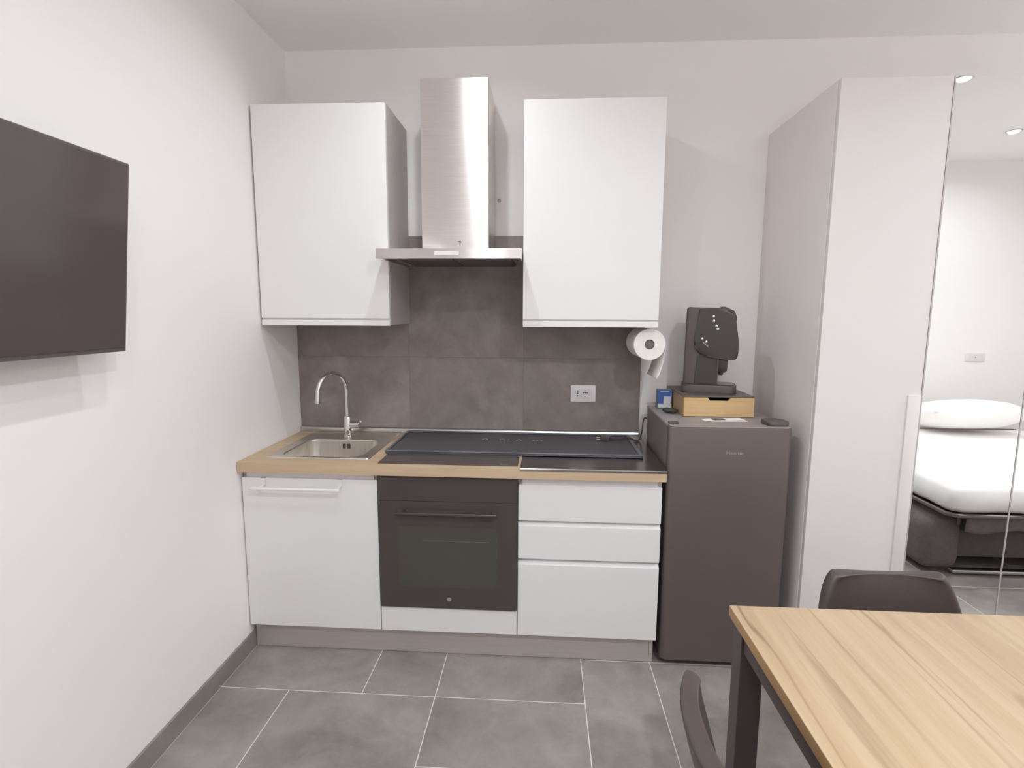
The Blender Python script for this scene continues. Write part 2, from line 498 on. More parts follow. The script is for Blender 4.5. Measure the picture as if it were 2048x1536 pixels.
# towel rail hooked over the door
rail = thing('towel_rail', 'white bar rail hooked over the sink cabinet door', 'rail', (.26, YD, .77))
bm = BM()
for xx in (.104, .441):
    bm2 = box(xx - .009, xx + .009, YD - .0035, YD - .0005, .775, .8075)
    add_box(bm2, xx - .009, xx + .009, YD - .0035, YD + .026, .8055, .8080)
    P(obj('strap', bm2, M_LACQ, rail), rail)
    P(obj('arm', box(xx - .006, xx + .006, YD - .044, YD - .0005, .7655, .776, .001, 1), M_LACQ, rail), rail)
P(obj('bar', box(.066, .455, YD - .052, YD - .040, .765, .777, .004, 3), M_LACQ, rail, True), rail)
bm.free()
# oven housing
t = thing('oven_housing', 'white filler unit below the black oven', 'cabinet', (.9, -.3, 0))
P(obj('filler_panel', box(XB + g, XC - g, YD, YD + .021, ZB, .233, .002, 2), M_LACQ, t), t)
bm = BM()
add_box(bm, XB + .0005, XB + .006, YD + .03, -.012, ZB, ZC - .001); add_box(bm, XC - .006, XC - .0005, YD + .03, -.012, ZB, ZC - .001)
add_box(bm, XB + .006, XC - .006, YD + .03, -.012, ZB, ZB + .018); add_box(bm, XB + .006, XC - .006, YD + .03, -.012, .215, .232)
P(obj('body', bm, M_CARC, t), t)
# oven
t = thing('built_in_oven', 'black glass built-in oven under the hob', 'oven', (.904, -.3, .237))
P(obj('body', box(XB + .020, XC - .020, YD + .012, -.05, .240, .815), M_BLACKSATIN, t), t)
P(obj('control_panel', box(XB + .003, XC - .003, YD - .008, YD + .014, .7205, .828, .0015, 1), M_BLACKGLASS, t), t)
door = P(obj('oven_door', box(XB + .003, XC - .003, YD - .008, YD + .014, .237, .7195, .0010, 1), M_BLACKGLASS, t), t)
def sub(o, parent, top):
    o.location = Vector(o.location) - Vector(top.location) - Vector(parent.location) if False else o.location
    return o
def child(name, bm, mat, part, smooth=False):
    """sub-part given in world coordinates: undo the part's and the thing's offsets"""
    o = obj(name, bm, mat, part, smooth)
    off = Vector(part.location)
    if part.parent: off = off + Vector(part.parent.location)
    o.location = -off
    return o
child('window', prism(rounded_rect(.690, 1.118, .335, .610, .02), YD - .0086, YD - .0070, 'xz'), M_OVENWIN, door)
child('handle', add_tube(tube([(.690, YD - .042, .676), (1.118, YD - .042, .676)], .008), [(.72, YD - .009, .676), (.72, YD - .040, .676)], .006), M_HANDLE, door, True)
hb = [c for c in door.children if c.name.startswith('handle')][0]
child('handle_post', tube([(1.088, YD - .008, .676), (1.088, YD - .040, .676)], .006), M_HANDLE, door, True)
child('badge', lathe([(.010, -.0006), (.010, 0), (.007, 0.0002)], (.909, YD - .0084, .281), 'y', 20), M_EMBOSS, door)
child('rack_edge', tube([(.80, YD - .0088, .545), (1.085, YD - .0088, .545)], .0016, 6), M_BLACKSATIN, door)
# drawer unit
t = thing('drawer_cabinet', 'white base unit with three drawers beside the fridge', 'cabinet', (1.5, -.3, 0))
P(carcass('body', XC + .0005, XD, t), t)
P(obj('grip_channel', box(XC + .019, XD - .019, YD + .012, YD + .030, .772, ZC - .002), M_LIP, t), t)
for z0, z1 in ((.644, .801), (.474, .622), (ZB, .450)):
    d = P(obj('drawer_front', box(XC + g, XD - g, YD, YD + .021, z0, z1, .002, 2), M_LACQ, t), t)
for z0, z1 in ((.622, .6435), (.450, .4735)):
    # sloping top edge of the front below, then the recess
    bmx = prism([(YD + .001, z0 - .002), (YD + .0205, z0 + .012), (YD + .0205, z0 - .002)], XC + g, XD - g, 'yz')
    P(obj('grip_edge', bmx, M_LACQ, t), t)
    P(obj('grip_channel', box(XC + .019, XD - .019, YD + .0225, YD + .030, z0 - .012, z1 + .012), M_LIP, t), t)
# plinth
t = thing('plinth_panel', 'brushed aluminium plinth under the white base units', 'plinth', (.9, -.57, 0))
P(obj('front_board', box(.012, 1.780, -.576, -.560, .001, .120, .001, 1), M_ALU, t), t)
P(obj('end_board', box(1.781, 1.797, -.574, -.20, .001, .120, .001, 1), M_ALU, t), t)

# ------------------------------------------------------------------ worktop, sink, tap, hob
SX0, SX1, SY0, SY1 = .085, .550, -.550, -.045         # sink outline
BX0, BX1, BY0, BY1 = .135, .500, -.520, -.205         # bowl opening
wt = thing('worktop', 'oak laminate worktop along the whole kitchen run', 'worktop', (.9, -.3, ZC))
bm = BM()
WX0, WX1, WY0, WY1 = .002, 1.812, -.632, -.011
hx0, hx1, hy0, hy1 = .115, .520, -.535, -.19
add_box(bm, WX0, hx0, WY0, WY1, ZC, ZT); add_box(bm, hx1, WX1, WY0, WY1, ZC, ZT)
add_box(bm, hx0, hx1, WY0, hy0, ZC, ZT); add_box(bm, hx0, hx1, hy1, WY1, ZC, ZT)
P(obj('board', bm, M_WORKTOP, wt), wt)
bm = box(1.2145, 1.8135, -.6335, -.075, ZT + .0002, ZT + .0022)
P(obj('steel_lip', prism([(-.6335, ZT + .0022), (-.6370, ZT - .0010), (-.6350, ZT - .009), (-.6325, ZT - .009), (-.6325, ZT + .0022)], 1.2145, 1.8135, 'yz'), M_CHROME_DULL, wt), wt)
P(obj('steel_sheet', bm, M_STEEL_TOP, wt), wt)
P(obj('back_profile', prism([(-.0105, ZT), (-.026, ZT), (-.0255, ZT + .016), (-.0225, ZT + .023), (-.0170, ZT + .027), (-.0105, ZT + .029)], .003, 1.806, 'yz'), M_CHROME_DULL, wt), wt)

sk = thing('sink', 'square stainless steel sink set in the oak worktop', 'sink', (.32, -.3, ZT))
def loop_ring(bm, outer, inner):
    n = len(outer)
    for k in range(n): bm.faces.new((outer[k], outer[(k + 1) % n], inner[(k + 1) % n], inner[k]))
bm = BM()
def ring(x0, x1, y0, y1, r, z): return [bm.verts.new((a, b, z)) for a, b in rounded_rect(x0, x1, y0, y1, r)]
rr = [ring(SX0, SX1, SY0, SY1, .012, ZT + .0003), ring(SX0 + .002, SX1 - .002, SY0 + .002, SY1 - .002, .012, ZT + .0035),
      ring(SX0 + .008, SX1 - .008, SY0 + .008, SY1 - .008, .012, ZT + .0025),
      ring(BX0 - .004, BX1 + .004, BY0 - .004, BY1 + .004, .062, ZT + .0020),
      ring(BX0, BX1, BY0, BY1, .060, ZT - .003), ring(BX0 + .006, BX1 - .006, BY0 + .006, BY1 - .006, .056, ZT - .12),
      ring(BX0 + .018, BX1 - .018, BY0 + .018, BY1 - .018, .05, ZT - .145), ring(BX0 + .05, BX1 - .05, BY0 + .05, BY1 - .05, .04, ZT - .152)]
for a, b in zip(rr, rr[1:]): loop_ring(bm, a, b)
bm.faces.new(rr[-1])
P(obj('basin', bm, M_SINK, sk, True), sk)
for xx in (.306, .314, .330, .338):
    P(obj('overflow_slot', box(xx - .0018, xx + .0018, BY1 - .0066, BY1 - .0042, ZT - .042, ZT - .018), M_HOLE, sk), sk)
P(obj('drain', lathe([(.038, 0), (.038, .002), (.030, .003), (.026, .001)], (.3175, -.362, ZT - .1519)), M_CHROME, sk, True), sk)

tap = thing('kitchen_tap', 'chrome gooseneck mixer tap behind the sink bowl', 'tap', (.302, -.125, ZT + .003))
TX, TY, TZ = .302, -.125, ZT + .0027
P(obj('base', lathe([(.026, 0), (.026, .004), (.021, .010), (.0205, .098), (.018, .104), (.0145, .108)], (TX, TY, TZ)), M_CHROME, tap, True), tap)
dx, dy = -.085, -.155      # horizontal reach of the spout
rr_ = .5
arc = [(TX, TY, TZ + .10), (TX, TY, TZ + .235)]
for k in range(1, 15):
    a = PI * k / 14 * 0.93
    s_ = (1 - math.cos(a)) / 2
    arc.append((TX + dx * s_, TY + dy * s_, TZ + .235 + math.sin(a) * .100))
lx, ly, lz = arc[-1]
arc.append((lx + .002 * 0 + dx * .03, ly + dy * .03, lz - .05))
P(obj('spout', tube(arc, [.011] * (len(arc) - 1) + [.0115], 14), M_CHROME, tap, True), tap)
P(obj('nozzle', tube([arc[-1], (arc[-1][0] + dx * .008, arc[-1][1] + dy * .008, arc[-1][2] - .012)], .013, 14), M_CHROME_DULL, tap, True), tap)
hd = P(obj('lever_hub', tube([(TX + .015, TY, TZ + .060), (TX + .062, TY - .004, TZ + .062)], 0.019, 16), M_CHROME, tap, True), tap)
P(obj('lever', tube([(TX + .052, TY - .003, TZ + .062), (TX + .072, TY - .02, TZ + .075), (TX + .080, TY - .04, TZ + .085)], [.007, .006, .005], 10), M_CHROME, tap, True), tap)

hob = thing('induction_hob', 'black glass hob partly covered by the navy mat', 'hob', (.905, -.33, ZT))
P(obj('glass', box(.607, 1.203, -.606, -.070, ZT + .0003, ZT + .0045, .0015, 1), M_HOB, hob), hob)
P(obj('badge', box(1.128, 1.160, -.594, -.590, ZT + .0045, ZT + .0048), M_EMBOSS, hob), hob)

mt = thing('counter_mat', 'long navy mat with raised rim across hob and steel worktop', 'mat', (1.17, -.24, ZT + .005))
MZ = ZT + .0052
P(obj('pad', prism(rounded_rect(.590, 1.750, -.452, -.040, .012), MZ, MZ + .007, 'xy', .0015, 1), M_MAT, mt), mt)
for (a, b, c, d) in ((.590, 1.750, -.452, -.434), (.590, 1.750, -.052, -.040), (.590, .604, -.434, -.052), (1.730, 1.750, -.434, -.052)):
    P(obj('rim', box(a + .001, b - .001, c + .001, d - .001, MZ + .007, MZ + .013, .003, 2), M_MATRIM, mt, True), mt)
for k, xx in enumerate((1.018, 1.105, 1.188, 1.270)):
    bm = BM()
    for q in range(2 + (k % 2)):
        x_ = xx + (q - .5) * .020
        add_lathe(bm, [(.005, 0), (.005, .0003), (.003, .0004)], (x_, -.178 - .004 * k, MZ + .0071), 'z', 10)
    add_box(bm, xx - .008, xx + .008, -.165 - .004 * k, -.162 - .004 * k, MZ + .0071, MZ + .0074)
    P(obj('printed_symbol', bm, M_PRINT, mt), mt)

# plug and cord
cd = thing('power_cord', 'black power cord with plug lying on the navy mat', 'cord', (1.62, -.17, MZ + .008))
pz = MZ + .0075
P(obj('plug', add_box(box(1.590, 1.636, -.182, -.150, pz, pz + .026, .006, 2), 1.636, 1.655, -.175, -.157, pz + .005, pz + .021, .004, 2), M_RUBBER, cd, True), cd)
for yy, zz in ((-.174, pz + .008), (-.174, pz + .018)):
    P(obj('pin', tube([(1.590, yy, zz), (1.571, yy + .004, zz)], .0024, 8), M_CHROME, cd, True), cd)
path = catmull([(1.652, -.166, pz + .013), (1.69, -.160, pz + .008), (1.735, -.140, pz + .011), (1.765, -.125, ZT + .010), (1.792, -.110, ZT + .012),
                (1.808, -.085, ZT + .05), (1.8145, -.070, ZT + .09), (1.822, -.062, ZT + .11), (1.845, -.055, ZT + .10), (1.90, -.05, ZT + .05)], 6)
P(obj('cable', tube(path, .0034, 8), M_RUBBER, cd, True), cd)

# ------------------------------------------------------------------ wall cabinets
UZ0, UZ1, UY = 1.4554, 2.4142, -.3765
def wall_cabinet(x0, label):
    x1 = x0 + .6
    t = thing('wall_cabinet', label, 'wall cabinet', (x0 + .3, -.18, UZ0), group='white wall cabinets')
    bm = BM(); q = .018; yf = UY + .0215; yb = -.0105
    add_box(bm, x0, x0 + q, yf, yb, UZ0 + .004, UZ1); add_box(bm, x1 - q, x1, yf, yb, UZ0 + .004, UZ1)
    add_box(bm, x0 + q, x1 - q, yf, yb, UZ1 - q, UZ1); add_box(bm, x0 + q, x1 - q, yf, yb, UZ0 + .004, UZ0 + .022)
    add_box(bm, x0 + q, x1 - q, yb - .005, yb, UZ0 + .022, UZ1 - q)
    P(obj('body', bm, M_CARC, t), t)
    P(obj('door', box(x0 + .0015, x1 - .0015, UY, UY + .020, UZ0 + .032, UZ1 - .001, .0018, 2), M_LACQ, t), t)
    P(obj('grip_channel', box(x0 + .002, x1 - .002, UY + .012, UY + .021, UZ0 + .022, UZ0 + .040), M_LIP, t), t)
    P(obj('grip_strip', box(x0 + .0015, x1 - .0015, UY, UY + .020, UZ0, UZ0 + .024, .002, 2), M_LACQ, t), t)
    return t
wall_cabinet(.0085, 'white wall cabinet above the sink')
wall_cabinet(1.2085, 'white wall cabinet above the socket and paper roll')

# ------------------------------------------------------------------ cooker hood
hd = thing('cooker_hood', 'stainless steel chimney hood between the wall cabinets', 'cooker hood', (.898, -.25, 1.742))
HZ0, HZ1 = 1.742, 1.783
bm = box(.610, 1.207, -.505, -.0105, HZ1 - .004, HZ1)
add_box(bm, .610, 1.207, -.505, -.501, HZ0, HZ1 - .004)
add_box(bm, .610, .614, -.501, -.0105, HZ0, HZ1 - .004); add_box(bm, 1.203, 1.207, -.501, -.0105, HZ0, HZ1 - .004)
# the canopy is a little wider in front of the cabinets
add_box(bm, .591, .610, -.505, -.380, HZ0, HZ1)
can = P(obj('canopy', bm, M_STEEL, hd), hd)
P(obj('underside', box(.616, 1.201, -.499, -.014, HZ0 + .010, HZ0 + .014), M_STEEL, hd), hd)
for (a, b) in ((.66, .902), (.906, 1.16)):
    f = P(obj('grease_filter', box(a, b, -.40, -.06, HZ0 + .002, HZ0 + .009, .002, 1), M_DARKMETAL, hd), hd)
for xx in (.70, 1.12):
    P(obj('hood_light', lathe([(.030, 0), (.030, .006), (.026, .0062)], (xx, -.45, HZ0 + .0035), 'z', 20), M_CHROME_DULL, hd, True), hd)
P(obj('control_panel', box(.841, .946, -.5075, -.5052, HZ0 + .011, HZ0 + .028, .0008, 1), M_SOCKET, hd), hd)
P(obj('lower_chimney', box(.7462, 1.0523, -.3106, -.0105, HZ1, 2.245, .003, 2, 'z'), M_STEEL, hd), hd)
P(obj('upper_chimney', box(.7482, 1.0503, -.3086, -.0025, 2.245, 2.5314, .003, 2, 'z'), M_STEEL, hd), hd)
text_mesh('maker_mark', 'm', .022, M_TVFRAME, hd, Vector((.918, -.3112, 1.835)) - Vector(hd.location), (R(90), 0, 0))
for zz in (2.40, 2.42):
    pass
P(obj('vent_slot', box(1.0504, 1.0512, -.06, -.045, 2.32, 2.46), M_LIP, hd), hd)
# wall plug beside the hood
tag(obj('wall_anchor', lathe([(.009, 0), (.009, -.006), (.004, -.008)], (1.072, 0, 2.075), 'y', 14), M_EMBOSS, None, True), 'small grey wall plug right of the hood chimney', 'wall plug')

# ------------------------------------------------------------------ wall socket on the splash
def wall_plate(name, x0, x1, z0, z1, y, label, face=-1):
    cx, cz = (x0 + x1) / 2, (z0 + z1) / 2
    t = thing(name, label, 'socket', (cx, y, cz))
    w, h = (x1 - x0) / 2, (z1 - z0) / 2
    s = face
    obj('cover_plate', prism(rounded_rect(-w, w, -h, h, .006, 4), *sorted((0, s * .009)), 'xz', .002, 2), M_SOCKET, t, True)
    return t
so = wall_plate('wall_socket', 1.447, 1.576, 1.060, 1.148, -.0092, 'white wall socket on the dark splash tiles')
obj('module_frame', box(-.046, .046, -.0100, -.0088, -.024, .024, .0003, 1), M_LIP, so)
for k in (-1, 0, 1):
    obj('pin_hole', lathe([(.0035, -.0102), (.0035, -.0098)], (-.028, 0, k * .013), 'y', 10), M_HOLE, so)
    obj('pin_hole', lathe([(.0015, -.0102), (.0015, -.0098)], (-.037, 0, k * .013), 'y', 10), M_HOLE, so)
obj('schuko_cup', lathe([(.021, -.0104), (.021, -.0112), (.018, -.0112), (.017, -.0101)], (.012, 0, 0), 'y', 28), M_LIP, so, True)
for dx_, dz_ in ((-.0095, .004), (0, .004), (.0095, .004)):
    obj('pin_hole', lathe([(.0032, -.0116), (.0032, -.0105)], (.012 + dx_, 0, dz_), 'y', 10), M_HOLE, so)
obj('earth_clip', box(.009, .015, -.0120, -.0105, .013, .018), M_EMBOSS, so)
obj('earth_clip', box(.009, .015, -.0120, -.0105, -.018, -.013), M_EMBOSS, so)

# ------------------------------------------------------------------ paper towel on its holder
PX, PZ = 1.782, 1.378
ho = thing('paper_roll_holder', 'metal paper roll holder screwed under the wall cabinet', 'holder', (1.76, -.2, UZ0))
bm = tube([(PX, -.300, PZ), (PX, -.085, PZ)], .0035, 10)
add_tube(bm, [(PX, -.085, PZ), (PX - .01, -.078, PZ + .05), (PX - .012, -.078, UZ0 - .001)], .0045, 10)
P(obj('rod', bm, M_CHROME, ho, True), ho)
P(obj('mount_plate', box(PX - .03, PX + .006, -.36, -.07, UZ0 - .0015, UZ0 - .0002), M_CHROME, ho), ho)
pr = thing('kitchen_paper_roll', 'white kitchen paper roll with a sheet hanging down', 'paper roll', (PX, -.21, PZ))
bm = BM(); n = 48
prof = [(.0225, -.118), (.0695, -.118), (.071, -.116), (.071, .108), (.0695, .110), (.0225, .110)]
rings = [[bm.verts.new((r * math.cos(2 * PI * k / n), h, r * math.sin(2 * PI * k / n))) for k in range(n)] for r, h in prof]
for i in range(len(rings) - 1):
    a, b = rings[i], rings[i + 1]
    for k in range(n): bm.faces.new((a[k], a[(k + 1) % n], b[(k + 1) % n], b[k]))
obj('roll', bm, M_PAPER, pr, True)
bm = BM()
rings = [[bm.verts.new((r * math.cos(2 * PI * k / n), h, r * math.sin(2 * PI * k / n))) for k in range(n)] for r, h in ((.0223, -.117), (.0223, .109), (.0205, .109), (.0205, -.117))]
for i in range(4):
    a, b = rings[i], rings[(i + 1) % 4]
    for k in range(n): bm.faces.new((a[k], a[(k + 1) % n], b[(k + 1) % n], b[k]))
obj('cardboard_core', bm, M_CARDTUBE, pr, True)
obj('core_tone_disc', lathe([(.0204, -.112), (.0204, -.104), (.004, -.104)], (0, 0, 0), 'y', 24), M_CARDTUBE, pr)  # added grey disc that gives the dark hollow a lighter tone
# hanging sheet: leaves the right flank of the roll and curls slightly inwards
pts = [(.0712 * math.cos(a), .0712 * math.sin(a)) for a in (R(40), R(25), R(10))]
pts += [(.0718, -.004), (.0705, -.03), (.067, -.06), (.061, -.09), (.054, -.118), (.046, -.140), (.038, -.156)]
sh = [(p[0] + .0006, p[1]) for p in pts]
bm = BM()
A = [bm.verts.new((a, -.117, b)) for a, b in sh]; B = [bm.verts.new((a - .004, .105, b)) for a, b in sh]
for k in range(len(sh) - 1): bm.faces.new((A[k], A[k + 1], B[k + 1], B[k]))
s_o = obj('hanging_sheet', bm, M_PAPER, pr, True)
md = s_o.modifiers.new('thickness', 'SOLIDIFY'); md.thickness = .0008; md.offset = 1

# ------------------------------------------------------------------ fridge
FX0, FX1, FYF, FYB, FH = 1.823, 2.318, -.596, -.095, 1.060
fr = thing('fridge', 'dark grey undercounter fridge beside the drawer unit', 'fridge', (2.07, -.34, 0))
P(obj('body', box(FX0 + .006, FX1 - .004, FYF + .062, FYB, .020, FH - .014, .004, 2), M_FRIDGE_SIDE, fr, True), fr)
P(obj('top_panel', box(FX0 + .003, FX1 - .002, FYF + .058, FYB - .001, FH - .0138, FH, .004, 2), M_FRIDGE_TOP, fr, True), fr)
P(obj('door', prism(rounded_rect(FX0, FX1, FYF, FYF + .056, .022, 5), .028, FH - .004, 'xy', .006, 2), M_FRIDGE, fr, True), fr)
P(obj('door_top_cap', prism(rounded_rect(FX0 + .004, FX1 - .004, FYF + .004, FYF + .055, .018, 5), FH - .0038, FH + .001, 'xy', .0015, 1), M_FRIDGE_TOP, fr, True), fr)
P(obj('hinge_cover', prism(rounded_rect(FX1 - .090, FX1 - .004, FYF + .022, FYF + .120, .02, 5), FH + .0012, FH + .018, 'xy', .006, 2), M_BLACKSATIN, fr, True), fr)
P(obj('hinge_cover', prism(rounded_rect(FX0 + .008, FX0 + .050, FYF + .040, FYF + .075, .008, 4), FH + .0012, FH + .008, 'xy', .003, 2), M_BLACKSATIN, fr, True), fr)
for xx in (FX0 + .03, FX1 - .06):
    P(obj('foot', lathe([(.016, .0005), (.018, .004), (.018, .022)], (xx, FYF + .11, 0), 'z', 14), M_BLACKSATIN, fr, True), fr)
    P(obj('foot', lathe([(.016, .0005), (.018, .004), (.018, .022)], (xx, FYB - .05, 0), 'z', 14), M_BLACKSATIN, fr, True), fr)
text_mesh('maker_mark', 'Hisense', .022, M_EMBOSS, fr, Vector((2.090, FYF - .0003, .952)) - Vector(fr.location), (R(90), 0, 0))

# ------------------------------------------------------------------ drawer box, coffee machine, small things on the fridge
BXA, BXB, BYA, BYB, BZA, BZB = 1.931, 2.238, -.385, -.045, FH, 1.155
dbx = thing('capsule_drawer_box', 'bamboo drawer box with black top on the fridge', 'drawer box', ((BXA + BXB) / 2, (BYA + BYB) / 2, BZA))
bm = box(BXA, BXA + .009, BYA + .012, BYB, BZA + .001, BZB - .006); add_box(bm, BXB - .009, BXB, BYA + .012, BYB, BZA + .001, BZB - .006)
add_box(bm, BXA + .009, BXB - .009, BYB - .009, BYB, BZA + .001, BZB - .006); add_box(bm, BXA + .009, BXB - .009, BYA + .014, BYB - .009, BZA + .001, BZA + .007)
P(obj('case', bm, M_BAMBOO_SIDE, dbx), dbx)
P(obj('top_board', box(BXA, BXB, BYA + .001, BYB, BZB - .0058, BZB, .001, 1), M_BOXTOP, dbx), dbx)
# drawer front with a trapezoid finger cut-out at the top edge
cx = (BXA + BXB) / 2; za, zb = BZA + .003, BZB - .007
outline = [(BXA + .001, za), (BXB - .001, za), (BXB - .001, zb), (cx + .050, zb), (cx + .040, zb - .014), (cx - .040, zb - .014), (cx - .050, zb), (BXA + .001, zb)]
P(obj('drawer_front', prism(outline, BYA, BYA + .011, 'xz'), M_BAMBOO, dbx), dbx)
P(obj('drawer_tray', box(BXA + .011, BXB - .011, BYA + .0125, BYB - .012, BZA + .008, BZB - .035), M_BOXTOP, dbx), dbx)

CM = thing('coffee_machine', 'black glossy coffee pod machine on the bamboo drawer box', 'coffee machine', (2.072, -.235, BZB), R(-14))
# local frame: front of the machine points along +x
obj('drip_base', prism(rounded_rect(-.115, .125, -.075, .075, .035, 6), .0008, .038, 'xy', .005, 2), M_BLACKSATIN, CM, True)
obj('drip_grid', prism(rounded_rect(.030, .116, -.060, .060, .022, 5), .0382, .041, 'xy', .001, 1), M_BLACKPL, CM, True)
col = [(-.108, .036), (.040, .036), (.042, .10), (.042, .20), (.060, .34), (.062, .388), (-.096, .392), (-.104, .384)]
obj('body', prism(col, -.066, .066, 'xz', .010, 3), M_BLACKSATIN, CM, True)
head = [(-.050, .384), (.010, .388), (.062, .386), (.086, .372), (.104, .335), (.112, .29), (.119, .245), (.121, .200), (.118, .166), (.100, .156),
        (.060, .158), (.010, .166), (-.040, .180), (-.064, .215), (-.066, .250), (-.058, .300)]
head = [(p.x, p.y) for p in catmull([(a, b, 0) for a, b in head + [head[0]]], 3)][:-1]
hdo = obj('brew_head', prism(head, -.082, .082, 'xz', .009, 3), M_BLACKPL, CM, True)
obj('lever_cap', prism([(.040, .360), (.085, .345), (.100, .318), (.110, .324), (.112, .346), (.098, .376), (.060, .394), (.040, .394)], -.050, .050, 'xz', .006, 2), M_BLACKPL, CM, True)
obj('spout_block', prism([(.004, .102), (.072, .094), (.082, .104), (.084, .160), (.004, .165)], -.045, .045, 'xz', .008, 2), M_BLACKPL, CM, True)
obj('spout', lathe([(.010, .080), (.013, .098)], (.058, 0, 0), 'z', 14), M_BLACKSATIN, CM, True)
obj('column_panel', prism([(-.060, .045), (.034, .045), (.036, .158), (-.050, .172)], -.070, -.0655, 'xz', .001, 1), M_BLACKPL, CM, True)
obj('side_trim', tube([(-.030, -.0815, .235), (-.008, -.0815, .215)], .0028, 8), M_EMBOSS, CM, True)
for z_, x_ in ((.350, .010), (.330, .012), (.308, .024), (.294, .030), (.250, -.034), (.236, -.016)):  # small metal dots stand in for lamp glints on the gloss
    obj('glint_dot', lathe([(.0055, -.0812), (.0055, -.0830), (.003, -.0838)], (x_, 0, z_), 'y', 12), M_CHROME_DULL, CM, True)
text_mesh('maker_mark', 'ROMA', .016, M_PRINT, CM, (.058, -.0815, .318), (R(90), 0, 0)) if False else None

cb = thing('blue_carton', 'small blue and white carton on the fridge', 'carton', (1.892, -.165, FH))
obj('box_body', box(-.034, .034, -.020, .020, .0006, .092, .0008, 1), M_CARTONSIDE, cb)
obj('front_panel', box(-.0335, .0335, -.0208, -.0202, .022, .0915), M_BLUE, cb)
obj('label_panel', box(-.006, .028, -.0214, -.0209, .026, .060), M_LABEL, cb)
obj('label_panel', box(-.0325, .0325, -.0216, -.0203, .006, .0255), M_LABEL, cb)
obj('label_panel', box(-.022, .020, -.0214, -.0209, .084, .0865), M_LABEL, cb)
ky = thing('key_fob', 'black oval key fob beside the drawer box', 'key fob', (1.892, -.300, FH), R(-35))
bm = BM(); bmesh.ops.create_uvsphere(bm, u_segments=24, v_segments=12, radius=1)
for v in bm.verts: v.co = Vector((v.co.x * .038, v.co.y * .024, .0135 + v.co.z * .0125))
obj('shell', bm, M_BLACKPL, ky, True)
obj('metal_trim', prism(rounded_rect(-.020, .016, -.004, .004, .0035, 3), .0252, .0268, 'xy', .0005, 1), M_CHROME, ky, True)
lf = thing('folded_leaflet', 'white folded leaflet lying on the fridge edge', 'leaflet', (2.095, -.452, FH), R(4))
obj('sheet', box(-.075, .082, -.028, .028, .0004, .0022), M_PAPER, lf)
obj('sheet', prism([(-.098, .0005), (-.078, .0024), (.070, .0060), (.070, .0066), (-.078, .0032), (-.099, .0012)], -.026, .024, 'xz'), M_PAPER, lf)
obj('printed_band', box(-.060, -.010, -.020, .010, .0060, .0072), M_BLACKSATIN, lf)

# ------------------------------------------------------------------ wardrobe with mirror doors
WX, WYF, WH = 2.374, -.634, 2.372
W1, W2, W3 = 2.770, 3.146, 3.530
wd = thing('wardrobe', 'tall white wardrobe with mirrored doors beside the fridge', 'wardrobe', (2.95, -.32, 0))
P(obj('side_panel', box(WX, WX + .022, WYF + .022, -.002, .001, WH, .001, 1), M_WARD_SIDE, wd), wd)
P(obj('side_panel', box(W3 - .022, W3, WYF + .022, -.002, .001, WH, .001, 1), M_WARD_SIDE, wd), wd)
P(obj('top_panel', box(WX + .022, W3 - .022, WYF + .022, -.002, WH - .022, WH), M_WARD_SIDE, wd), wd)
P(obj('back_panel', box(WX + .022, W3 - .022, -.008, -.002, .06, WH - .022), M_WARD_SIDE, wd), wd)
P(obj('bottom_panel', box(WX + .022, W3 - .022, WYF + .022, -.008, .001, .06), M_WARD_SIDE, wd), wd)
wdoor = P(obj('white_door', box(WX + .001, W1 - .0015, WYF, WYF + .020, .012, WH - .002, .002, 2), M_WARD, wd), wd)
child('handle_strip', box(W1 - .052, W1 - .004, WYF - .007, WYF + .001, .36, 1.207, .003, 2), M_WARD, wdoor, True)
for (a, b) in ((W1, W2), (W2, W3)):
    md_ = P(obj('mirror_door', box(a + .0012, b - .0012, WYF + .004, WYF + .020, .012, WH - .002, .001, 1), M_WARD, wd), wd)
    child('mirror_pane', box(a + .004, b - .0025, WYF, WYF + .0039, .014, WH - .004), M_MIRROR, md_)
    child('edge_profile', box(a - .0010, a + .0040, WYF - .0016, WYF + .0039, .013, WH - .003), M_PROFILE, md_)

# ------------------------------------------------------------------ television
tv_z0, tv_z1, tv_yr = 1.399, 1.916, -1.2975
tl = math.hypot(.0579, tv_z1 - tv_z0); tilt = math.atan2(.0579, tv_z1 - tv_z0)
TVW = .945
tv = thing('television', 'black flat television tilted on the side wall', 'television', (.1004, tv_yr - TVW / 2, tv_z0))
tv.rotation_euler = (0, tilt, 0)
obj('screen', box(-.0012, .0003, -TVW / 2 + .007, TVW / 2 - .007, .012, tl - .007), M_TV, tv)
obj('bezel', box(-.014, -.0013, -TVW / 2, TVW / 2, 0, tl, .002, 1), M_TVFRAME, tv)
obj('back_housing', box(-.045, -.0141, -TVW / 2 + .12, TVW / 2 - .12, .03, tl - .14, .01, 2), M_BLACKSATIN, tv, True)
br = thing('wall_bracket', 'black wall bracket behind the television', 'bracket', (0, tv_yr - TVW / 2, 1.62))
obj('wall_plate', box(.0005, .010, -.20, .20, -.10, .10, .001, 1), M_BLACKSATIN, br)
for s_ in (-.15, .15):
    obj('arm', tube([(.008, s_, .02), (.072, s_, .02)], .008, 8), M_BLACKSATIN, br)
ts = thing('wall_outlet', 'white wall outlet half hidden behind the television edge', 'socket', (0, -1.345, 1.515))
obj('cover_plate', box(.0004, .010, -.045, .045, -.04, .04, .002, 2), M_SOCKET, ts, True)
obj('plug', box(.010, .036, -.02, .02, -.02, .02, .006, 2), M_SOCKET, ts, True)

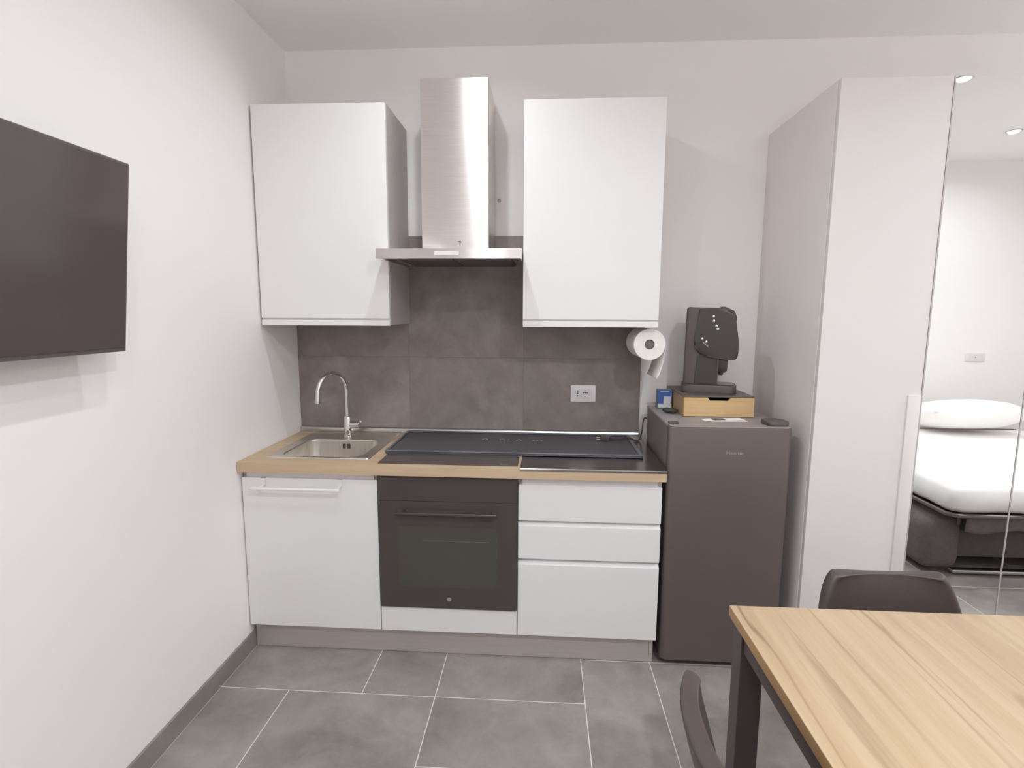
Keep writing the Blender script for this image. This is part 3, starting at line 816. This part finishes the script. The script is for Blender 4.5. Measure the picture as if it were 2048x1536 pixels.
# ------------------------------------------------------------------ dining table
TZ1 = .752; TX0, TX1, TY0, TY1 = 1.803, 2.620, -2.640, -1.418
tb = thing('dining_table', 'oak-topped dining table with black metal legs', 'table', ((TX0 + TX1) / 2, (TY0 + TY1) / 2, 0))
bm = box(TX0, TX1, TY0, TY1, TZ1 - .028, TZ1, .0008, 1)
top = obj('tabletop', bm, [M_TABLE, M_TABLE_EDGE], tb)
for p in top.data.polygons:
    if p.normal.z < .5: p.material_index = 1
P(top, tb)
LW = .058
for xx in (TX0 + .010, TX1 - .010 - LW):
    for yy in (TY0 + .012, TY1 - .012 - LW):
        P(obj('leg', box(xx, xx + LW, yy, yy + LW, .001, TZ1 - .0285, .002, 2), M_TABLELEG, tb), tb)
za, zb = TZ1 - .088, TZ1 - .0285
for xx in (TX0 + .016, TX1 - .016 - .03):
    P(obj('apron', box(xx, xx + .03, TY0 + .012 + LW, TY1 - .012 - LW, za, zb, .001, 1), M_TABLELEG, tb), tb)
for yy in (TY0 + .016, TY1 - .016 - .03):
    P(obj('apron', box(TX0 + .010 + LW, TX1 - .010 - LW, yy, yy + .03, za, zb, .001, 1), M_TABLELEG, tb), tb)

# ------------------------------------------------------------------ chairs: moulded black shell on splayed legs
def chair(label, loc, rotz):
    t = thing('dining_chair', label, 'chair', loc, rotz, 'black shell chairs at the table')
    # (y, z, half width); front of the chair points to -y
    prof = [(-.225, .425, .170), (-.205, .446, .195), (-.12, .447, .218), (-.02, .438, .225), (.07, .436, .225), (.130, .456, .222),
            (.165, .510, .220), (.192, .580, .217), (.215, .660, .208), (.232, .715, .196), (.242, .752, .184), (.248, .775, .170), (.251, .788, .152)]
    cl = catmull([(a, b, c) for a, b, c in prof], 3)
    bm = BM(); nu = 14; rows = []
    for i, p in enumerate(cl):
        s = i / (len(cl) - 1)
        y, z, w = p; w *= .93
        row = []
        for k in range(nu + 1):
            u = -1 + 2 * k / nu
            back = max(0, min(1, (z - .45) / .12))
            curl = abs(u) ** 2.4
            row.append(bm.verts.new((w * u, y - back * .034 * curl, z + (1 - back) * .035 * curl)))
        rows.append(row)
    for a, b in zip(rows, rows[1:]):
        for k in range(nu): bm.faces.new((a[k], a[k + 1], b[k + 1], b[k]))
    s_ = obj('seat_shell', bm, M_CHAIR, t, 'all')
    md = s_.modifiers.new('padding', 'SOLIDIFY'); md.thickness = .034; md.offset = 1
    sd = s_.modifiers.new('round', 'SUBSURF'); sd.levels = 1; sd.render_levels = 2
    for sx in (-1, 1):
        for sy in (-1, 1):
            obj('leg', tube([(sx * .10, sy * .09 - .01, .418), (sx * .20, sy * .20 - .01, .0015)], [.013, .010], 10), M_TABLELEG, t, True)
    for sx in (-1, 1):
        obj('brace', tube([(sx * .125, -.127, .31), (sx * .125, .107, .31)], .006, 8), M_TABLELEG, t, True)
    obj('underframe', box(-.12, .12, -.11, .09, .400, .416, .003, 1), M_TABLELEG, t)
    return t
chair('black shell chair at the far end of the table, before the mirror', (2.282, -1.530, 0), R(1))
chair('black shell chair tucked under the long side of the table', (1.850, -1.903, 0), R(90))

# ------------------------------------------------------------------ sofa bed (seen in the mirror)
sb = thing('sofa_bed', 'dark grey pulled-out sofa bed seen in the mirror', 'sofa bed', (4.45, -2.4, 0))
SBX0, SBX1 = 3.56, 5.36
P(obj('arm', box(SBX0 - .03, SBX0 + .20, -3.30, -1.60, .03, .345, .07, 4), M_SOFA, sb, True), sb)
P(obj('arm', box(SBX1 - .08, SBX1 + .12, -3.30, -2.40, .03, .345, .07, 4), M_SOFA, sb, True), sb)
P(obj('back_cushion', box(SBX0 + .02, SBX1 + .10, -3.37, -3.16, .05, .54, .06, 4), M_SOFA, sb, True), sb)
P(obj('base', box(SBX0 + .20, SBX1 - .08, -3.15, -1.66, .09, .26, .02, 2), M_SOFADARK, sb, True), sb)
P(obj('front_rail', box(SBX0 + .16, SBX1 - .1, -1.655, -1.61, .012, .034, .006, 2), M_CHROME_DULL, sb, True), sb)
bm = BM()
def drape(bm, x0, x1, y, z0, z1, n=60, amp=.012):
    rows = []
    for j in range(7):
        r_ = []
        for k in range(n + 1):
            f = k / n
            q = noise.noise(Vector((f * 14, j * .25, 3.3)))
            zz = z1 - (z1 - z0) * j / 6 * (1 + .25 * noise.noise(Vector((f * 9, 7, 1))))
            r_.append(bm.verts.new((x0 + f * (x1 - x0), y + amp * q * j / 6, zz)))
        rows.append(r_)
    for a, b in zip(rows, rows[1:]):
        for k in range(n): bm.faces.new((a[k], a[k + 1], b[k + 1], b[k]))
drape(bm, SBX0 + .14, SBX1 - .02, -1.535, .30, .395)
so_ = P(obj('valance', bm, M_SOFA, sb, 'all'), sb)
so_.modifiers.new('thickness', 'SOLIDIFY').thickness = .004
bm = tube([(SBX0 + .04, -3.1, .400), (SBX0 + .04, -1.55, .400), (SBX0 + .08, -1.515, .400), (SBX1 - .05, -1.515, .400), (SBX1 - .02, -1.55, .400), (SBX1 - .02, -3.1, .400)], .013, 10)
P(obj('bed_frame', bm, M_DARKMETAL, sb, True), sb)
P(obj('frame_strut', tube([(SBX0 + .10, -1.53, .385), (SBX0 + .165, -1.62, .30), (SBX0 + .10, -1.75, .27)], .010, 8), M_CHROME, sb, True), sb)
mz0, mz1 = .415, .575
bm = BM()
bmesh.ops.create_grid(bm, x_segments=90, y_segments=90, size=.5)
# mattress: superellipse cushion with gathered flanks
bm.free(); bm = BM()
mx0, mx1, my0, my1 = SBX0 + .03, SBX1 - .03, -3.11, -1.50
loopz = [(0.03, mz0), (0.0, mz0 + .03), (-.006, mz0 + .08), (.0, mz1 - .035), (.012, mz1 - .012), (.04, mz1)]
prev = None
def per_loop(ins, z, n=260):
    base = rounded_rect(mx0 + ins, mx1 - ins, my0 + ins, my1 - ins, .07, 8)
    pts = []
    m_ = len(base); L = []
    tot = 0
    for k in range(m_):
        a = Vector(base[k]); b = Vector(base[(k + 1) % m_]); L.append((tot, (b - a).length, a, b)); tot += (b - a).length
    for k in range(n):
        d = tot * k / n
        for s0, ln, a, b in L:
            if s0 <= d <= s0 + ln:
                pts.append(a.lerp(b, (d - s0) / max(ln, 1e-6))); break
    return pts
rings = []
for ins, z in loopz:
    r_ = []
    for k, q in enumerate(per_loop(ins, z)):
        side = 1 - abs((z - (mz0 + .06)) / .12)
        w = noise.noise(Vector((q.x * 11, q.y * 11, z * 9))) * .020 * max(0, side)
        nrm = Vector((q.x - (mx0 + mx1) / 2, q.y - (my0 + my1) / 2)).normalized()
        r_.append(bm.verts.new((q.x + nrm.x * w, q.y + nrm.y * w, z + .006 * noise.noise(Vector((q.x * 5, q.y * 5, 1))))))
    rings.append(r_)
for a, b in zip(rings, rings[1:]): loop_ring(bm, a, b)
bm.faces.new(rings[-1]); bm.faces.new(rings[0])
mat_o = thing('mattress', 'white sheeted mattress on the sofa bed in the mirror', 'mattress', ((mx0 + mx1) / 2, (my0 + my1) / 2, mz0))
P(obj('sheeted_body', bm, M_SHEET, mat_o, 'all'), mat_o)
def pillow(label, loc, rotz, w=.74, d=.44, h=.17):
    bm = BM(); nu, nv = 36, 24
    def pt(i, j, s):
        u = -1 + 2 * i / nu; v = -1 + 2 * j / nv
        e = max(0, 1 - abs(u) ** 3.2) ** .55 * max(0, 1 - abs(v) ** 3.2) ** .55
        wr = .010 * noise.noise(Vector((u * 3 + v * 2, v * 5 - u * 2, 4.2))) * e
        pin = 1 - .05 * (1 - abs(u)) * abs(v) - .0
        return Vector((u * w / 2 * (1 - .05 * v * v), v * d / 2 * (1 - .06 * u * u), h / 2 + s * (h / 2) * e + (wr if s > 0 else 0)))
    top = [[bm.verts.new(pt(i, j, 1)) for j in range(nv + 1)] for i in range(nu + 1)]
    bot = [[top[i][j] if i in (0, nu) or j in (0, nv) else bm.verts.new(pt(i, j, -1)) for j in range(nv + 1)] for i in range(nu + 1)]
    for G_, fl in ((top, False), (bot, True)):
        for i in range(nu):
            for j in range(nv):
                bm.faces.new((G_[i][j], G_[i + 1][j], G_[i + 1][j + 1], G_[i][j + 1]))
    o = obj('pillow', bm, M_SHEET, None, 'all', loc)
    o.rotation_euler = (R(14), 0, rotz)
    return tag(o, label, 'pillow')
pillow('white pillow at the head of the mirrored bed', (4.70, -2.93, .612), 0, .76, .46, .23)
bs = wall_plate('wall_socket', 4.990, 5.152, 1.118, 1.192, Y0 + .0002, 'white wall socket above the bed in the mirror', 1)
obj('module_frame', box(-.05, .05, .0088, .0100, -.022, .022, .0003, 1), M_LIP, bs)
obj('pin_hole', lathe([(.004, .0102), (.004, .0098)], (0, 0, 0), 'y', 10), M_HOLE, bs)
